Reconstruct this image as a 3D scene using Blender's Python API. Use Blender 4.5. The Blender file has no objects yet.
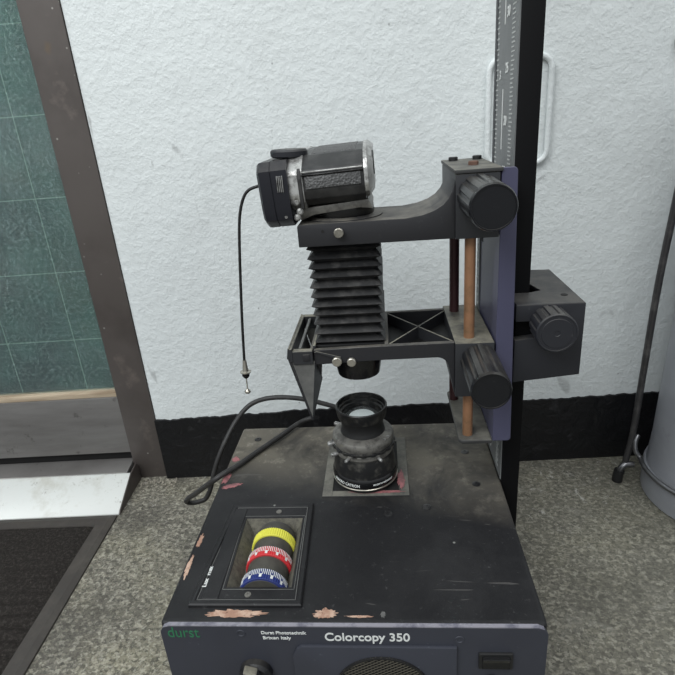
import bpy, bmesh, math, random
from mathutils import Matrix, Vector
from math import pi, sin, cos, radians
random.seed(7)
S = bpy.context.scene
C = S.collection

# ------------------------------------------------------------ camera, world, lights, exposure
cam = bpy.data.cameras.new('camera'); cam_o = bpy.data.objects.new('camera', cam); C.objects.link(cam_o)
R = ((0.99470402, 0.04306663, 0.09332297), (0.07033051, 0.37691692, -0.92357309), (-0.07495018, 0.92524532, 0.37189188))
M = Matrix(R).to_4x4(); M.translation = Vector((0.23047, -0.36924, 0.62515)); cam_o.matrix_world = M
cam.sensor_width = 36; cam.lens = 36 * 546.44 / 675; cam.clip_start = 0.01
S.camera = cam_o

W = bpy.data.worlds.new('world'); S.world = W; W.use_nodes = True
wn = W.node_tree.nodes; wl = W.node_tree.links; bg = wn['Background']
tc = wn.new('ShaderNodeTexCoord'); sep = wn.new('ShaderNodeSeparateXYZ'); rp = wn.new('ShaderNodeValToRGB')
wl.new(tc.outputs['Generated'], sep.inputs[0]); mr = wn.new('ShaderNodeMapRange')
mr.inputs[1].default_value = -1; mr.inputs[2].default_value = 1
wl.new(sep.outputs[2], mr.inputs[0]); wl.new(mr.outputs[0], rp.inputs[0])
rp.color_ramp.elements[0].position = 0.40; rp.color_ramp.elements[0].color = (0.16, 0.16, 0.155, 1)
rp.color_ramp.elements[1].position = 0.75; rp.color_ramp.elements[1].color = (0.95, 1.0, 1.04, 1)
e = rp.color_ramp.elements.new(0.52); e.color = (0.42, 0.44, 0.45, 1)
wl.new(rp.outputs[0], bg.inputs[0]); bg.inputs[1].default_value = 0.62

def area(name, loc, target, size, energy, col=(1, 1, 1)):
    l = bpy.data.lights.new(name, 'AREA'); l.shape = 'RECTANGLE'; l.size = size[0]; l.size_y = size[1]
    l.energy = energy; l.color = col
    o = bpy.data.objects.new(name, l); C.objects.link(o); o.location = loc
    o.rotation_euler = (Vector(target) - Vector(loc)).to_track_quat('-Z', 'Y').to_euler()
    return o
area('daylight_opening', (-0.9, -1.3, 2.3), (0.1, 0.4, 0.2), (1.8, 1.2), 30, (0.97, 1.0, 1.0))
area('overhead_area', (0.9, -0.3, 2.5), (0.5, 0.4, 0.2), (1.2, 0.4), 7, (1.0, 0.99, 0.96))  # unseen area light overhead, right of the daylight
S.view_settings.view_transform = 'Standard'; S.view_settings.look = 'None'
S.view_settings.exposure = 0.76; S.view_settings.gamma = 1; S.view_settings.use_curve_mapping = False

# ------------------------------------------------------------ material helpers
def lin(c):
    return tuple((x / 255 / 12.92 if x / 255 <= 0.04045 else ((x / 255 + 0.055) / 1.055) ** 2.4) for x in c)
class Mat:
    def __init__(s, name, col, rough=0.5, metal=0.0, spec=0.5):
        s.m = bpy.data.materials.new(name); s.m.use_nodes = True
        s.n = s.m.node_tree.nodes; s.l = s.m.node_tree.links; s.b = s.n['Principled BSDF']
        s.col = (*lin(col), 1); s.b.inputs['Base Color'].default_value = s.col
        s.b.inputs['Roughness'].default_value = rough; s.b.inputs['Metallic'].default_value = metal
        s.b.inputs['Specular IOR Level'].default_value = spec
        s.tc = s.n.new('ShaderNodeTexCoord'); s.cur = None; s.h = None
    def co(s, scale=(1, 1, 1), loc=(0, 0, 0), rot=(0, 0, 0)):
        mp = s.n.new('ShaderNodeMapping'); mp.inputs['Scale'].default_value = scale
        mp.inputs['Location'].default_value = loc; mp.inputs['Rotation'].default_value = rot
        s.l.new(s.tc.outputs['Object'], mp.inputs[0]); return mp.outputs[0]
    def noise(s, sc, detail=4, rough=0.55, dist=0.0, **k):
        n = s.n.new('ShaderNodeTexNoise'); n.inputs['Scale'].default_value = sc; n.inputs['Detail'].default_value = detail
        n.inputs['Roughness'].default_value = rough; n.inputs['Distortion'].default_value = dist
        s.l.new(s.co(**k), n.inputs['Vector']); return n.outputs['Fac']
    def voro(s, sc, feature='F1', out='Distance', **k):
        n = s.n.new('ShaderNodeTexVoronoi'); n.inputs['Scale'].default_value = sc; n.feature = feature
        s.l.new(s.co(**k), n.inputs['Vector']); return n.outputs[out]
    def ramp(s, src, a, b):
        r = s.n.new('ShaderNodeMapRange'); r.inputs[1].default_value = a; r.inputs[2].default_value = b
        s.l.new(src, r.inputs[0]); return r.outputs[0]
    def math(s, op, a, b=None):
        m = s.n.new('ShaderNodeMath'); m.operation = op
        for i, v in enumerate((a, b)):
            if v is None: continue
            if isinstance(v, (int, float)): m.inputs[i].default_value = v
            else: s.l.new(v, m.inputs[i])
        return m.outputs[0]
    def mix(s, fac, col, k=1.0):
        mx = s.n.new('ShaderNodeMix'); mx.data_type = 'RGBA'
        if s.cur is None: mx.inputs[6].default_value = s.col
        else: s.l.new(s.cur, mx.inputs[6])
        mx.inputs[7].default_value = (*lin(col), 1)
        f = s.math('MULTIPLY', fac, k); s.l.new(f, mx.inputs[0])
        s.cur = mx.outputs[2]; s.l.new(s.cur, s.b.inputs['Base Color']); return s
    def rough(s, src, lo, hi):
        r = s.n.new('ShaderNodeMapRange'); r.inputs[1].default_value = 0.3; r.inputs[2].default_value = 0.7
        r.inputs[3].default_value = lo; r.inputs[4].default_value = hi
        s.l.new(src, r.inputs[0]); s.l.new(r.outputs[0], s.b.inputs['Roughness']); return s
    def bump(s, src, strength=0.3, dist=0.001):
        b = s.n.new('ShaderNodeBump'); b.inputs['Strength'].default_value = strength; b.inputs['Distance'].default_value = dist
        s.l.new(src, b.inputs['Height'])
        if s.h is not None: s.l.new(s.h, b.inputs['Normal'])
        s.h = b.outputs[0]; s.l.new(s.h, s.b.inputs['Normal']); return s
    def pos(s, axis):
        x = s.n.new('ShaderNodeSeparateXYZ'); s.l.new(s.tc.outputs['Object'], x.inputs[0]); return x.outputs[axis]

# painted plaster wall
w = Mat('painted_plaster', (208, 213, 213), 0.62)
w.mix(w.ramp(w.noise(1.6, 3), 0.42, 0.7), (198, 203, 204), 0.6)
w.mix(w.ramp(w.noise(9, 6, 0.65), 0.55, 0.75), (190, 194, 194), 0.5)
w.mix(w.ramp(w.noise(14, 2, 0.5, 1.5, scale=(1, 1, 0.5), loc=(3, 1, 2)), 0.71, 0.75), (140, 142, 142), 0.5)
w.bump(w.noise(11, 3, 0.5), 0.4, 0.008).bump(w.noise(62, 5, 0.62, 0.2), 0.34, 0.0042).bump(w.ramp(w.noise(135, 4, 0.6, 0.0, loc=(3, 0, 1)), 0.42, 0.68), 0.26, 0.0022)
w.mix(w.ramp(w.noise(60, 6, 0.75, 0.2, loc=(2, 5, 1)), 0.62, 0.69), (168, 170, 170), 0.5)
w.mix(w.ramp(w.voro(17, loc=(1, 3, 2)), 0.035, 0.02), (128, 130, 130), 0.7)
w.mix(w.ramp(w.noise(9, 5, 0.7, 1.2, scale=(1, 1, 2.2), loc=(0, 0, 5)), 0.69, 0.72), (128, 130, 132), 0.5)
wall_m = w.m
b = Mat('black_baseboard_paint', (19, 19, 21), 0.38, spec=0.35)
b.mix(b.ramp(b.noise(30, 6, 0.7), 0.6, 0.78), (88, 88, 90), 0.4).bump(b.noise(34, 6, 0.6, 0.6), 0.9, 0.005)
base_m = b.m
# concrete / terrazzo floor
f = Mat('worn_terrazzo', (112, 109, 100), 0.6, spec=0.35)
f.mix(f.ramp(f.noise(2.6, 5, 0.6), 0.40, 0.62), (96, 92, 84), 0.8)
f.mix(f.ramp(f.noise(6, 4, 0.6, loc=(4, 2, 0)), 0.48, 0.66), (132, 128, 110), 0.7)
cells = f.n.new('ShaderNodeTexVoronoi'); cells.inputs['Scale'].default_value = 190; f.l.new(f.co(scale=(1, 1.4, 1)), cells.inputs['Vector'])
sp = f.n.new('ShaderNodeSeparateColor'); f.l.new(cells.outputs['Color'], sp.inputs[0])
f.mix(f.ramp(sp.outputs[0], 0.70, 0.78), (166, 162, 146), 0.42).mix(f.ramp(sp.outputs[1], 0.74, 0.82), (62, 60, 54), 0.55)
f.mix(f.ramp(f.noise(190, 3, 0.8), 0.50, 0.58), (54, 52, 48), 0.6)
f.mix(f.ramp(f.noise(120, 4, 0.75, loc=(9, 9, 9)), 0.53, 0.60), (180, 177, 163), 0.5)
f.mix(f.ramp(f.noise(15, 7, 0.75, 0.8), 0.58, 0.68), (150, 148, 140), 0.4)
f.mix(f.ramp(f.noise(7, 7, 0.75, 0.5, loc=(3, 7, 1)), 0.52, 0.66), (62, 60, 56), 0.6)
f.mix(f.ramp(f.math('ADD', f.pos(0), f.math('MULTIPLY', f.noise(5, 5), 0.5)), 0.3, 0.9), (84, 84, 74), 0.4)
f.mix(f.math('MULTIPLY', f.ramp(f.noise(28, 7, 0.8, 0.5, loc=(1, 1, 1)), 0.60, 0.64), f.ramp(f.pos(1), 0.25, 0.45)), (205, 204, 198), 0.5)
f.rough(f.noise(7, 4), 0.38, 0.75).bump(f.noise(180, 4, 0.7), 0.7, 0.002).bump(f.noise(14, 4, 0.6), 0.3, 0.004)
floor_m = f.m
# door materials
d = Mat('bronze_door_frame', (88, 82, 79), 0.42, 0.25)
d.mix(d.ramp(d.noise(7, 5, 0.6), 0.45, 0.7), (68, 62, 59), 0.7)
d.mix(d.ramp(d.noise(16, 5, 0.6, loc=(5, 2, 1)), 0.60, 0.70), (122, 112, 106), 0.5)
d.mix(d.ramp(d.noise(11, 3, 0.6, loc=(1, 8, 3)), 0.66, 0.74), (116, 92, 56), 0.5)
d.mix(d.ramp(d.voro(38, loc=(1, 1, 3)), 0.07, 0.04), (170, 168, 162), 0.7)
d.rough(d.noise(9, 4), 0.35, 0.6); frame_m = d.m
d = Mat('brushed_steel_rail', (128, 126, 124), 0.42, 0.45)
d.mix(d.ramp(d.noise(5, 5, 0.6, scale=(1, 1, 6)), 0.4, 0.7), (100, 97, 95), 0.8)
d.mix(d.ramp(d.noise(26, 6, 0.7), 0.60, 0.7), (58, 52, 48), 0.7)
d.bump(d.noise(300, 2, scale=(0.05, 1, 1)), 0.2, 0.0004); rail_m = d.m
d = Mat('worn_aluminium_ramp', (198, 200, 197), 0.45, 0.1)
d.mix(d.ramp(d.noise(14, 6, 0.7), 0.52, 0.72), (168, 166, 156), 0.8)
d.mix(d.ramp(d.noise(40, 6, 0.75, loc=(2, 2, 2)), 0.60, 0.70), (104, 96, 82), 0.8)
ramp_m = d.m
dark_m = Mat('dark_gap', (16, 15, 15), 0.8).m
wood = Mat('pale_wood_bead', (176, 160, 138), 0.6)
wood.mix(wood.ramp(wood.noise(30, 5, 0.6, scale=(0.2, 1, 3)), 0.45, 0.65), (116, 96, 74), 0.7); wood_m = wood.m
g = Mat('door_glass', (225, 240, 238), 0.06)
g.b.inputs['Transmission Weight'].default_value = 1.0; g.b.inputs['IOR'].default_value = 1.25
g.rough(g.noise(60, 5, 0.7), 0.03, 0.10)
dirt = g.math('ADD', g.math('MULTIPLY', g.ramp(g.noise(260, 3, 0.8), 0.50, 0.7), 0.20), g.math('MULTIPLY', g.ramp(g.noise(4, 5, 0.7, 0.6), 0.5, 0.7), 0.06))
g.l.new(g.math('SUBTRACT', 0.97, dirt), g.b.inputs['Transmission Weight']); glass_m = g.m
# cutting board with printed grid behind the glass
g = Mat('green_gridded_board', (70, 106, 98), 0.55)
g.mix(g.ramp(g.noise(2.3, 4, 0.6, loc=(1, 4, 2.4)), 0.44, 0.62), (42, 54, 62), 0.9)  # dark bluish blotches put the glass's reflections into the board colour
g.mix(g.ramp(g.noise(3.6, 4, 0.6, loc=(7, 1, 1)), 0.54, 0.7), (62, 66, 52), 0.75)
def gridlines(m, step, off_x, off_z, width):
    outs = []
    for ax, off in ((0, off_x), (2, off_z)):
        v = m.math('FRACT', m.math('DIVIDE', m.math('ADD', m.pos(ax), off), step))
        v = m.math('ABSOLUTE', m.math('SUBTRACT', v, 0.5)); outs.append(m.math('LESS_THAN', v, width / step / 2))
    return m.math('MAXIMUM', *outs)
g.mix(gridlines(g, 0.01255, 0.0, 0.0073, 0.0006), (130, 156, 146), 0.34)
g.mix(gridlines(g, 0.1255, 0.0, 0.026, 0.0014), (160, 182, 172), 0.7)
g.mix(g.ramp(g.noise(230, 3, 0.8), 0.62, 0.75), (150, 170, 160), 0.35)
board_m = g.m
# doormat
m_ = Mat('ribbed_carpet', (44, 41, 39), 0.95, spec=0.1)
m_.mix(m_.ramp(m_.noise(240, 4, 0.8), 0.48, 0.7), (78, 74, 70), 0.7).mix(m_.ramp(m_.noise(90, 4, 0.8, loc=(3, 3, 3)), 0.67, 0.72), (128, 122, 112), 0.6)
m_.bump(m_.noise(260, 4, 0.8), 1.0, 0.004); carpet_m = m_.m
m_ = Mat('mat_rubber_edge', (58, 54, 51), 0.62)
m_.mix(m_.ramp(m_.noise(25, 5, 0.7), 0.45, 0.7), (78, 74, 68), 0.6).bump(m_.noise(120, 3), 0.3, 0.001); rubberedge_m = m_.m

# machine materials
k = Mat('dusty_black_enamel', (24, 24, 26), 0.5, spec=0.32)
dust = k.math('MULTIPLY', k.ramp(k.math('ADD', k.pos(1), k.math('MULTIPLY', k.pos(0), 0.25)), 0.21, 0.29), k.ramp(k.noise(9, 6, 0.65, 0.5), 0.30, 0.56))
k.mix(dust, (106, 101, 91), 0.85).mix(k.math('MULTIPLY', dust, k.ramp(k.noise(45, 6, 0.75, loc=(5, 5, 5)), 0.52, 0.66)), (146, 140, 128), 0.55)
k.mix(k.ramp(k.noise(6, 6, 0.7, 0.4, loc=(1, 2, 0)), 0.46, 0.7), (54, 54, 55), 0.45)
k.mix(k.ramp(k.noise(160, 4, 0.8), 0.62, 0.74), (96, 96, 96), 0.4)
k.mix(k.ramp(k.voro(28, loc=(1, 5, 0)), 0.05, 0.025), (138, 138, 134), 0.7)
k.mix(k.ramp(k.noise(22, 2, 0.5, 2.0, scale=(0.3, 2.4, 1), rot=(0, 0, 0.6), loc=(2, 0, 0)), 0.70, 0.715), (90, 88, 86), 0.45)
k.rough(k.noise(8, 5, 0.6), 0.42, 0.68).bump(k.noise(420, 3, 0.6), 0.25, 0.0005); enamel_m = k.m
p = Mat('slate_blue_panel', (54, 56, 64), 0.5, spec=0.3)
p.mix(p.ramp(p.noise(5, 5, 0.6), 0.42, 0.7), (44, 45, 52), 0.7).mix(p.ramp(p.noise(120, 5, 0.8), 0.66, 0.76), (120, 124, 130), 0.5)
p.mix(p.ramp(p.noise(15, 1, 0.5, 2.0, loc=(4, 1, 2)), 0.73, 0.74), (120, 124, 130), 0.5); panel_m = p.m
p = Mat('worn_edge', (128, 126, 134), 0.5)
p.mix(p.ramp(p.noise(60, 5, 0.7), 0.45, 0.6), (84, 84, 96), 0.9); edge_m = p.m
p = Mat('violet_blue_paint', (70, 70, 92), 0.42, spec=0.45)
p.mix(p.ramp(p.noise(6, 5, 0.6), 0.42, 0.7), (60, 60, 80), 0.6).mix(p.ramp(p.noise(90, 4, 0.8), 0.68, 0.78), (110, 110, 130), 0.5); violet_m = p.m
def blackplastic(name, col=(34, 35, 38), rough=0.5, dustk=0.5, dustcol=(112, 108, 100)):
    q = Mat(name, col, rough, spec=0.4)
    geo = q.n.new('ShaderNodeNewGeometry'); sx = q.n.new('ShaderNodeSeparateXYZ'); q.l.new(geo.outputs['Normal'], sx.inputs[0])
    up = q.ramp(sx.outputs[2], 0.4, 0.95)     # settled dust lies on faces that point up
    q.mix(q.math('MULTIPLY', up, q.ramp(q.noise(30, 5, 0.7), 0.3, 0.62)), dustcol, dustk)
    q.mix(q.ramp(q.noise(120, 5, 0.8), 0.62, 0.75), (88, 88, 88), 0.35)
    q.bump(q.noise(500, 2), 0.15, 0.0004)
    return q.m
arm_m = blackplastic('dusty_black_casting', (34, 34, 37), 0.52, 0.75)
block_m = blackplastic('dusty_grey_block', (40, 41, 44), 0.5, 0.95, (134, 130, 116))
cast_m = blackplastic('grey_black_bracket', (34, 35, 40), 0.5, 0.35)
shelf_m = blackplastic('dusty_shelf', (52, 52, 52), 0.6, 0.95, (112, 110, 102))
knob_m = blackplastic('black_knob', (18, 19, 23), 0.34, 0.25)
col_m = Mat('black_column_paint', (9, 9, 11), 0.6, spec=0.15)
col_m = col_m.mix(col_m.ramp(col_m.noise(90, 3, 0.8, scale=(1, 1, .4)), 0.72, 0.76), (110, 110, 110), 0.5).m
q = Mat('grey_ruler', (112, 114, 114), 0.5, 0.1)
q.mix(q.ramp(q.noise(12, 5, 0.7, scale=(1, 1, 0.6)), 0.4, 0.7), (82, 84, 86), 0.8); ruler_m = q.m
white_m = Mat('white_print', (206, 208, 206), 0.6).m
tick_m = Mat('worn_tick_paint', (168, 170, 168), 0.6).m
green_m = Mat('green_print', (38, 104, 70), 0.6).m
q = Mat('copper_rod', (152, 112, 84), 0.42, 0.35)
q.mix(q.ramp(q.noise(40, 5, 0.7), 0.42, 0.7), (108, 86, 62), 0.85); copper_m = q.m
rodd_m = Mat('dark_red_rod', (66, 40, 42), 0.45, 0.3).m
q = Mat('bellows_cloth', (30, 30, 31), 0.5, spec=0.4)
q.mix(q.ramp(q.noise(60, 6, 0.7), 0.5, 0.72), (84, 82, 80), 0.5); bellows_m = q.m
chrome_m = Mat('dull_chrome', (176, 172, 162), 0.3, 0.8)
chrome_m = chrome_m.mix(chrome_m.ramp(chrome_m.noise(60, 5, 0.7), 0.5, 0.7), (100, 96, 90), 0.8).m
q = Mat('worn_chrome', (188, 188, 186), 0.34, 0.6)
q.mix(q.ramp(q.noise(75, 6, 0.75), 0.45, 0.62), (92, 90, 88), 0.9); wchrome_m = q.m
q = Mat('leatherette', (30, 30, 31), 0.5)
q.mix(q.ramp(q.voro(420), 0.12, 0.3), (82, 82, 82), 0.6).bump(q.voro(420), 0.8, 0.001); leather_m = q.m
q = Mat('camera_black', (32, 32, 33), 0.38, 0.1)
q.mix(q.ramp(q.noise(26, 6, 0.7), 0.45, 0.7), (76, 75, 74), 0.7); cambl_m = q.m
winder_m = blackplastic('winder_black', (22, 23, 30), 0.4, 0.3)
black_m = Mat('black_rubber', (18, 18, 19), 0.55).m
gloss_m = Mat('gloss_black', (16, 16, 17), 0.22).m
q = Mat('shutter_grey', (112, 110, 105), 0.42, 0.3)
q.mix(q.ramp(q.noise(90, 6, 0.7), 0.45, 0.62), (66, 64, 62), 0.8); shutter_m = q.m
q = Mat('lens_hood_black', (22, 22, 23), 0.4)
q.mix(q.ramp(q.noise(110, 6, 0.7), 0.5, 0.72), (84, 82, 76), 0.7); hood_m = q.m
q = Mat('lens_glass', (200, 206, 206), 0.05); q.b.inputs['Coat Weight'].default_value = 1.0
q.b.inputs['Metallic'].default_value = 0.85; lens_m = q.m
q = Mat('chipped_pink_primer', (150, 116, 98), 0.7)
q.mix(q.ramp(q.noise(70, 6, 0.7), 0.45, 0.6), (186, 160, 142), 0.8).mix(q.ramp(q.noise(150, 5, 0.7, loc=(2, 2, 2)), 0.56, 0.66), (78, 52, 44), 0.8); chip_m = q.m
q = Mat('pink_label_film', (150, 96, 98), 0.5)
q.mix(q.ramp(q.noise(60, 6, 0.7), 0.45, 0.6), (88, 62, 64), 0.8); pink_m = q.m
q = Mat('dial_surface', (66, 64, 58), 0.6)
q.mix(q.ramp(q.noise(70, 5, 0.7), 0.4, 0.65), (50, 49, 46), 0.8); dialgrey_m = q.m
q = Mat('recess_wall_dust', (98, 95, 84), 0.75)
q.mix(q.ramp(q.noise(150, 5, 0.8), 0.42, 0.62), (60, 58, 52), 0.8); recess_m = q.m
yellow_m = Mat('yellow_dial', (204, 200, 72), 0.5); yellow_m = yellow_m.mix(yellow_m.ramp(yellow_m.noise(200, 4, .7), 0.55, 0.7), (176, 172, 60), 0.6).m
red_m = Mat('red_dial', (188, 44, 50), 0.45).m
blue_m = Mat('blue_dial', (30, 44, 104), 0.45).m
q = Mat('metal_mesh', (66, 62, 52), 0.5, 0.5); mesh_m = q.m
q = Mat('galvanised_drum', (158, 160, 166), 0.40, 0.35)
q.mix(q.ramp(q.noise(3, 4, 0.6, scale=(1, 1, 2)), 0.4, 0.7), (130, 132, 138), 0.8).mix(q.ramp(q.noise(50, 6, 0.75), 0.6, 0.72), (118, 118, 120), 0.5)
q.rough(q.noise(12, 4), 0.32, 0.5); drum_m = q.m
q = Mat('tube_steel', (120, 120, 122), 0.28, 0.85)
q.mix(q.ramp(q.noise(40, 5, 0.7), 0.5, 0.7), (48, 47, 47), 0.8); tube_m = q.m
q = Mat('black_tube', (62, 61, 62), 0.32, 0.4); q.mix(q.ramp(q.noise(40, 5, 0.7), 0.5, 0.7), (110, 108, 106), 0.5); btube_m = q.m
q = Mat('cord_rubber', (38, 37, 37), 0.55); q.mix(q.ramp(q.noise(60, 5, 0.7), 0.5, 0.7), (72, 70, 68), 0.5); cord_m = q.m
q = Mat('grey_sheet', (104, 104, 102), 0.5, 0.2); q.mix(q.ramp(q.noise(50, 5, 0.7), 0.4, 0.7), (72, 72, 72), 0.7); sheet_m = q.m
crumb_m = Mat('debris', (150, 144, 132), 0.9).m
greycap_m = Mat('grey_wall_cap', (132, 134, 133), 0.6).m

# ------------------------------------------------------------ geometry helpers
def V(*a): return Vector(a)
def finish(bm, name, mat, parent=None, smooth=False, angle=35):
    bmesh.ops.recalc_face_normals(bm, faces=bm.faces)
    me = bpy.data.meshes.new(name); bm.to_mesh(me); bm.free()
    mats = mat if isinstance(mat, (list, tuple)) else [mat]
    for mm in mats: me.materials.append(mm)
    if smooth:
        for pl in me.polygons: pl.use_smooth = True
        try: me.set_sharp_from_angle(angle=radians(angle))
        except Exception: pass
    o = bpy.data.objects.new(name, me); C.objects.link(o)
    if parent is not None: o.parent = parent
    return o
def local(o, origin):      # move the object's origin to a point without moving the shape
    o.data.transform(Matrix.Translation(-Vector(origin)))
    o.location = origin
    return o
def box(bm, x0, x1, y0, y1, z0, z1, bev=0.0, seg=2, mat=0):
    r = bmesh.ops.create_cube(bm, size=1.0)
    for v in r['verts']:
        v.co = V(x0 + (v.co.x + .5) * (x1 - x0), y0 + (v.co.y + .5) * (y1 - y0), z0 + (v.co.z + .5) * (z1 - z0))
    fs = set(f for v in r['verts'] for f in v.link_faces)
    for f in fs: f.material_index = mat
    if bev > 0:
        es = set(e for v in r['verts'] for e in v.link_edges)
        bmesh.ops.bevel(bm, geom=list(es), offset=bev, segments=seg, profile=0.6, affect='EDGES')
def boxo(name, mat, parent, *a, bev=0.0, seg=2, smooth=None):
    bm = bmesh.new(); box(bm, *a, bev=bev, seg=seg)
    return finish(bm, name, mat, parent, smooth=bev > 0 if smooth is None else smooth)
def prism(bm, pts, ax, a0, a1, bev=0.0, seg=2):
    """polygon pts in the two other axes, extruded along axis ax from a0 to a1"""
    def mk(p, a):
        return {'x': V(a, p[0], p[1]), 'y': V(p[0], a, p[1]), 'z': V(p[0], p[1], a)}[ax]
    v0 = [bm.verts.new(mk(p, a0)) for p in pts]; v1 = [bm.verts.new(mk(p, a1)) for p in pts]
    fs = [bm.faces.new(v0), bm.faces.new(v1[::-1])]
    n = len(pts)
    for i in range(n): fs.append(bm.faces.new((v0[i], v1[i], v1[(i + 1) % n], v0[(i + 1) % n])))
    bmesh.ops.recalc_face_normals(bm, faces=fs)
    if bev > 0:
        es = set(e for v in v0 + v1 for e in v.link_edges)
        bmesh.ops.bevel(bm, geom=list(es), offset=bev, segments=seg, profile=0.6, affect='EDGES')
def prismo(name, mat, parent, pts, ax, a0, a1, bev=0.0, seg=2):
    bm = bmesh.new(); prism(bm, pts, ax, a0, a1, bev, seg)
    return finish(bm, name, mat, parent, smooth=bev > 0)
def frame_for(d):
    d = d.normalized(); u = d.cross(V(0, 0, 1))
    if u.length < 1e-3: u = V(1, 0, 0)
    u.normalize(); return u, d.cross(u).normalized()
def lathe(bm, prof, p0, axis=(0, 0, 1), n=48, radf=None, close=True):
    """prof: list of (radius, distance along axis); radf(angle_index, profile_index, r) modulates the radius"""
    p0 = Vector(p0); d = Vector(axis).normalized(); u, v = frame_for(d); rings = []
    for j, (r, h) in enumerate(prof):
        ring = []
        for i in range(n):
            a = 2 * pi * i / n; rr = radf(i, j, r) if radf else r
            ring.append(bm.verts.new(p0 + d * h + u * (cos(a) * rr) + v * (sin(a) * rr)))
        rings.append(ring)
    for a, b2 in zip(rings[:-1], rings[1:]):
        for i in range(n): bm.faces.new((a[i], a[(i + 1) % n], b2[(i + 1) % n], b2[i]))
    if close:
        if prof[0][0] > 1e-6: bm.faces.new(rings[0][::-1])
        if prof[-1][0] > 1e-6: bm.faces.new(rings[-1])
def latheo(name, mat, parent, prof, p0, axis=(0, 0, 1), n=48, radf=None, close=True, angle=35):
    bm = bmesh.new(); lathe(bm, prof, p0, axis, n, radf, close)
    bmesh.ops.remove_doubles(bm, verts=bm.verts, dist=1e-7)
    return finish(bm, name, mat, parent, smooth=True, angle=angle)
def catmull(pts, sub=10):
    P = [Vector(p) for p in pts]; P = [P[0] * 2 - P[1]] + P + [P[-1] * 2 - P[-2]]; out = []
    for i in range(1, len(P) - 2):
        for s in range(sub):
            t = s / sub; a, b2, c, d = P[i - 1], P[i], P[i + 1], P[i + 2]
            out.append(0.5 * ((2 * b2) + (c - a) * t + (2 * a - 5 * b2 + 4 * c - d) * t * t + (-a + 3 * b2 - 3 * c + d) * t ** 3))
    out.append(P[-2]); return out
def tube(bm, pts, r, n=12, closed=False, rf=None):
    P = [Vector(p) for p in pts]; m = len(P); up = None; rings = []
    for i in range(m):
        if closed: t = P[(i + 1) % m] - P[i - 1]
        else: t = P[min(i + 1, m - 1)] - P[max(i - 1, 0)]
        t.normalize()
        if up is None: u, _ = frame_for(t)
        else: u = (up - t * up.dot(t)).normalized()
        up = u; v = t.cross(u); rr = rf(i / (m - 1)) if rf else r
        rings.append([bm.verts.new(P[i] + (u * cos(2 * pi * k2 / n) + v * sin(2 * pi * k2 / n)) * rr) for k2 in range(n)])
    last = m if closed else m - 1
    for i in range(last):
        a, b2 = rings[i], rings[(i + 1) % m]
        for k2 in range(n): bm.faces.new((a[k2], a[(k2 + 1) % n], b2[(k2 + 1) % n], b2[k2]))
    if not closed: bm.faces.new(rings[0][::-1]); bm.faces.new(rings[-1])
def tubeo(name, mat, parent, pts, r, n=12, closed=False, sub=10, rf=None):
    bm = bmesh.new(); tube(bm, catmull(pts, sub) if sub else pts, r, n, closed, rf)
    return finish(bm, name, mat, parent, smooth=True, angle=60)
def text(name, body, size, loc, rot, mat, parent, bold=0.0, depth=0.0002, width=None, shear=0.0):
    cu = bpy.data.curves.new(name, 'FONT'); cu.body = body; cu.size = size; cu.extrude = depth; cu.offset = bold; cu.shear = shear
    o = bpy.data.objects.new(name, cu); C.objects.link(o)
    bpy.context.view_layer.update()
    me = bpy.data.meshes.new_from_object(o.evaluated_get(bpy.context.evaluated_depsgraph_get()))
    bpy.data.objects.remove(o); me.name = name
    if width:
        w_ = max(v.co.x for v in me.vertices) - min(v.co.x for v in me.vertices)
        me.transform(Matrix.Diagonal((width / w_, 1, 1, 1)))
    me.transform(Matrix.Translation(loc) @ rot.to_4x4())
    me.materials.clear(); me.materials.append(mat)
    o = bpy.data.objects.new(name, me); C.objects.link(o); o.parent = parent
    return o
FRONT = Matrix.Rotation(radians(90), 3, 'X')
def thing(name, label, cat, loc=(0, 0, 0), group=None):
    o = bpy.data.objects.new(name, None); C.objects.link(o); o.empty_display_size = 0.02
    o.location = loc; o['label'] = label; o['category'] = cat
    if group: o['group'] = group
    return o
def settle(t):
    """things are modelled in scene coordinates: carry each part back by the base point of its Empty"""
    bpy.context.view_layer.update()
    for ch in t.children: ch.matrix_parent_inverse = Matrix.Translation(-t.location)
def tag(o, label, cat, group=None):
    o['label'] = label; o['category'] = cat
    if group: o['group'] = group
    return o
def struct(o): o['kind'] = 'structure'; return o

# ------------------------------------------------------------ the setting
TH = 0.04742; DW = 0.4992                       # wall heading and distance in the machine's axes
WM = Matrix.Rotation(TH, 4, 'Z')                # wall frame: x along the wall, y into it
def wallspace(o): o.matrix_world = WM @ o.matrix_world; return o

bm = bmesh.new(); box(bm, -2.2, 2.4, -2.6, 1.2, -0.05, 0)
struct(finish(bm, 'floor', floor_m))

SE = -0.176                                      # the wall's edge beside the door
bm = bmesh.new()
prof = [(2.4, DW), (SE + 0.012, DW), (SE + 0.003, DW + 0.0006), (SE - 0.004, DW + 0.0020), (SE - 0.009, DW + 0.0040), (SE - 0.0115, DW + 0.0070), (SE - 0.0122, DW + 0.012), (SE - 0.0122, DW + 0.16), (2.4, DW + 0.16)]
prism(bm, prof, 'z', 0, 2.7)
wb = finish(bm, 'wall_back', wall_m, smooth=True); wallspace(struct(wb))
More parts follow.
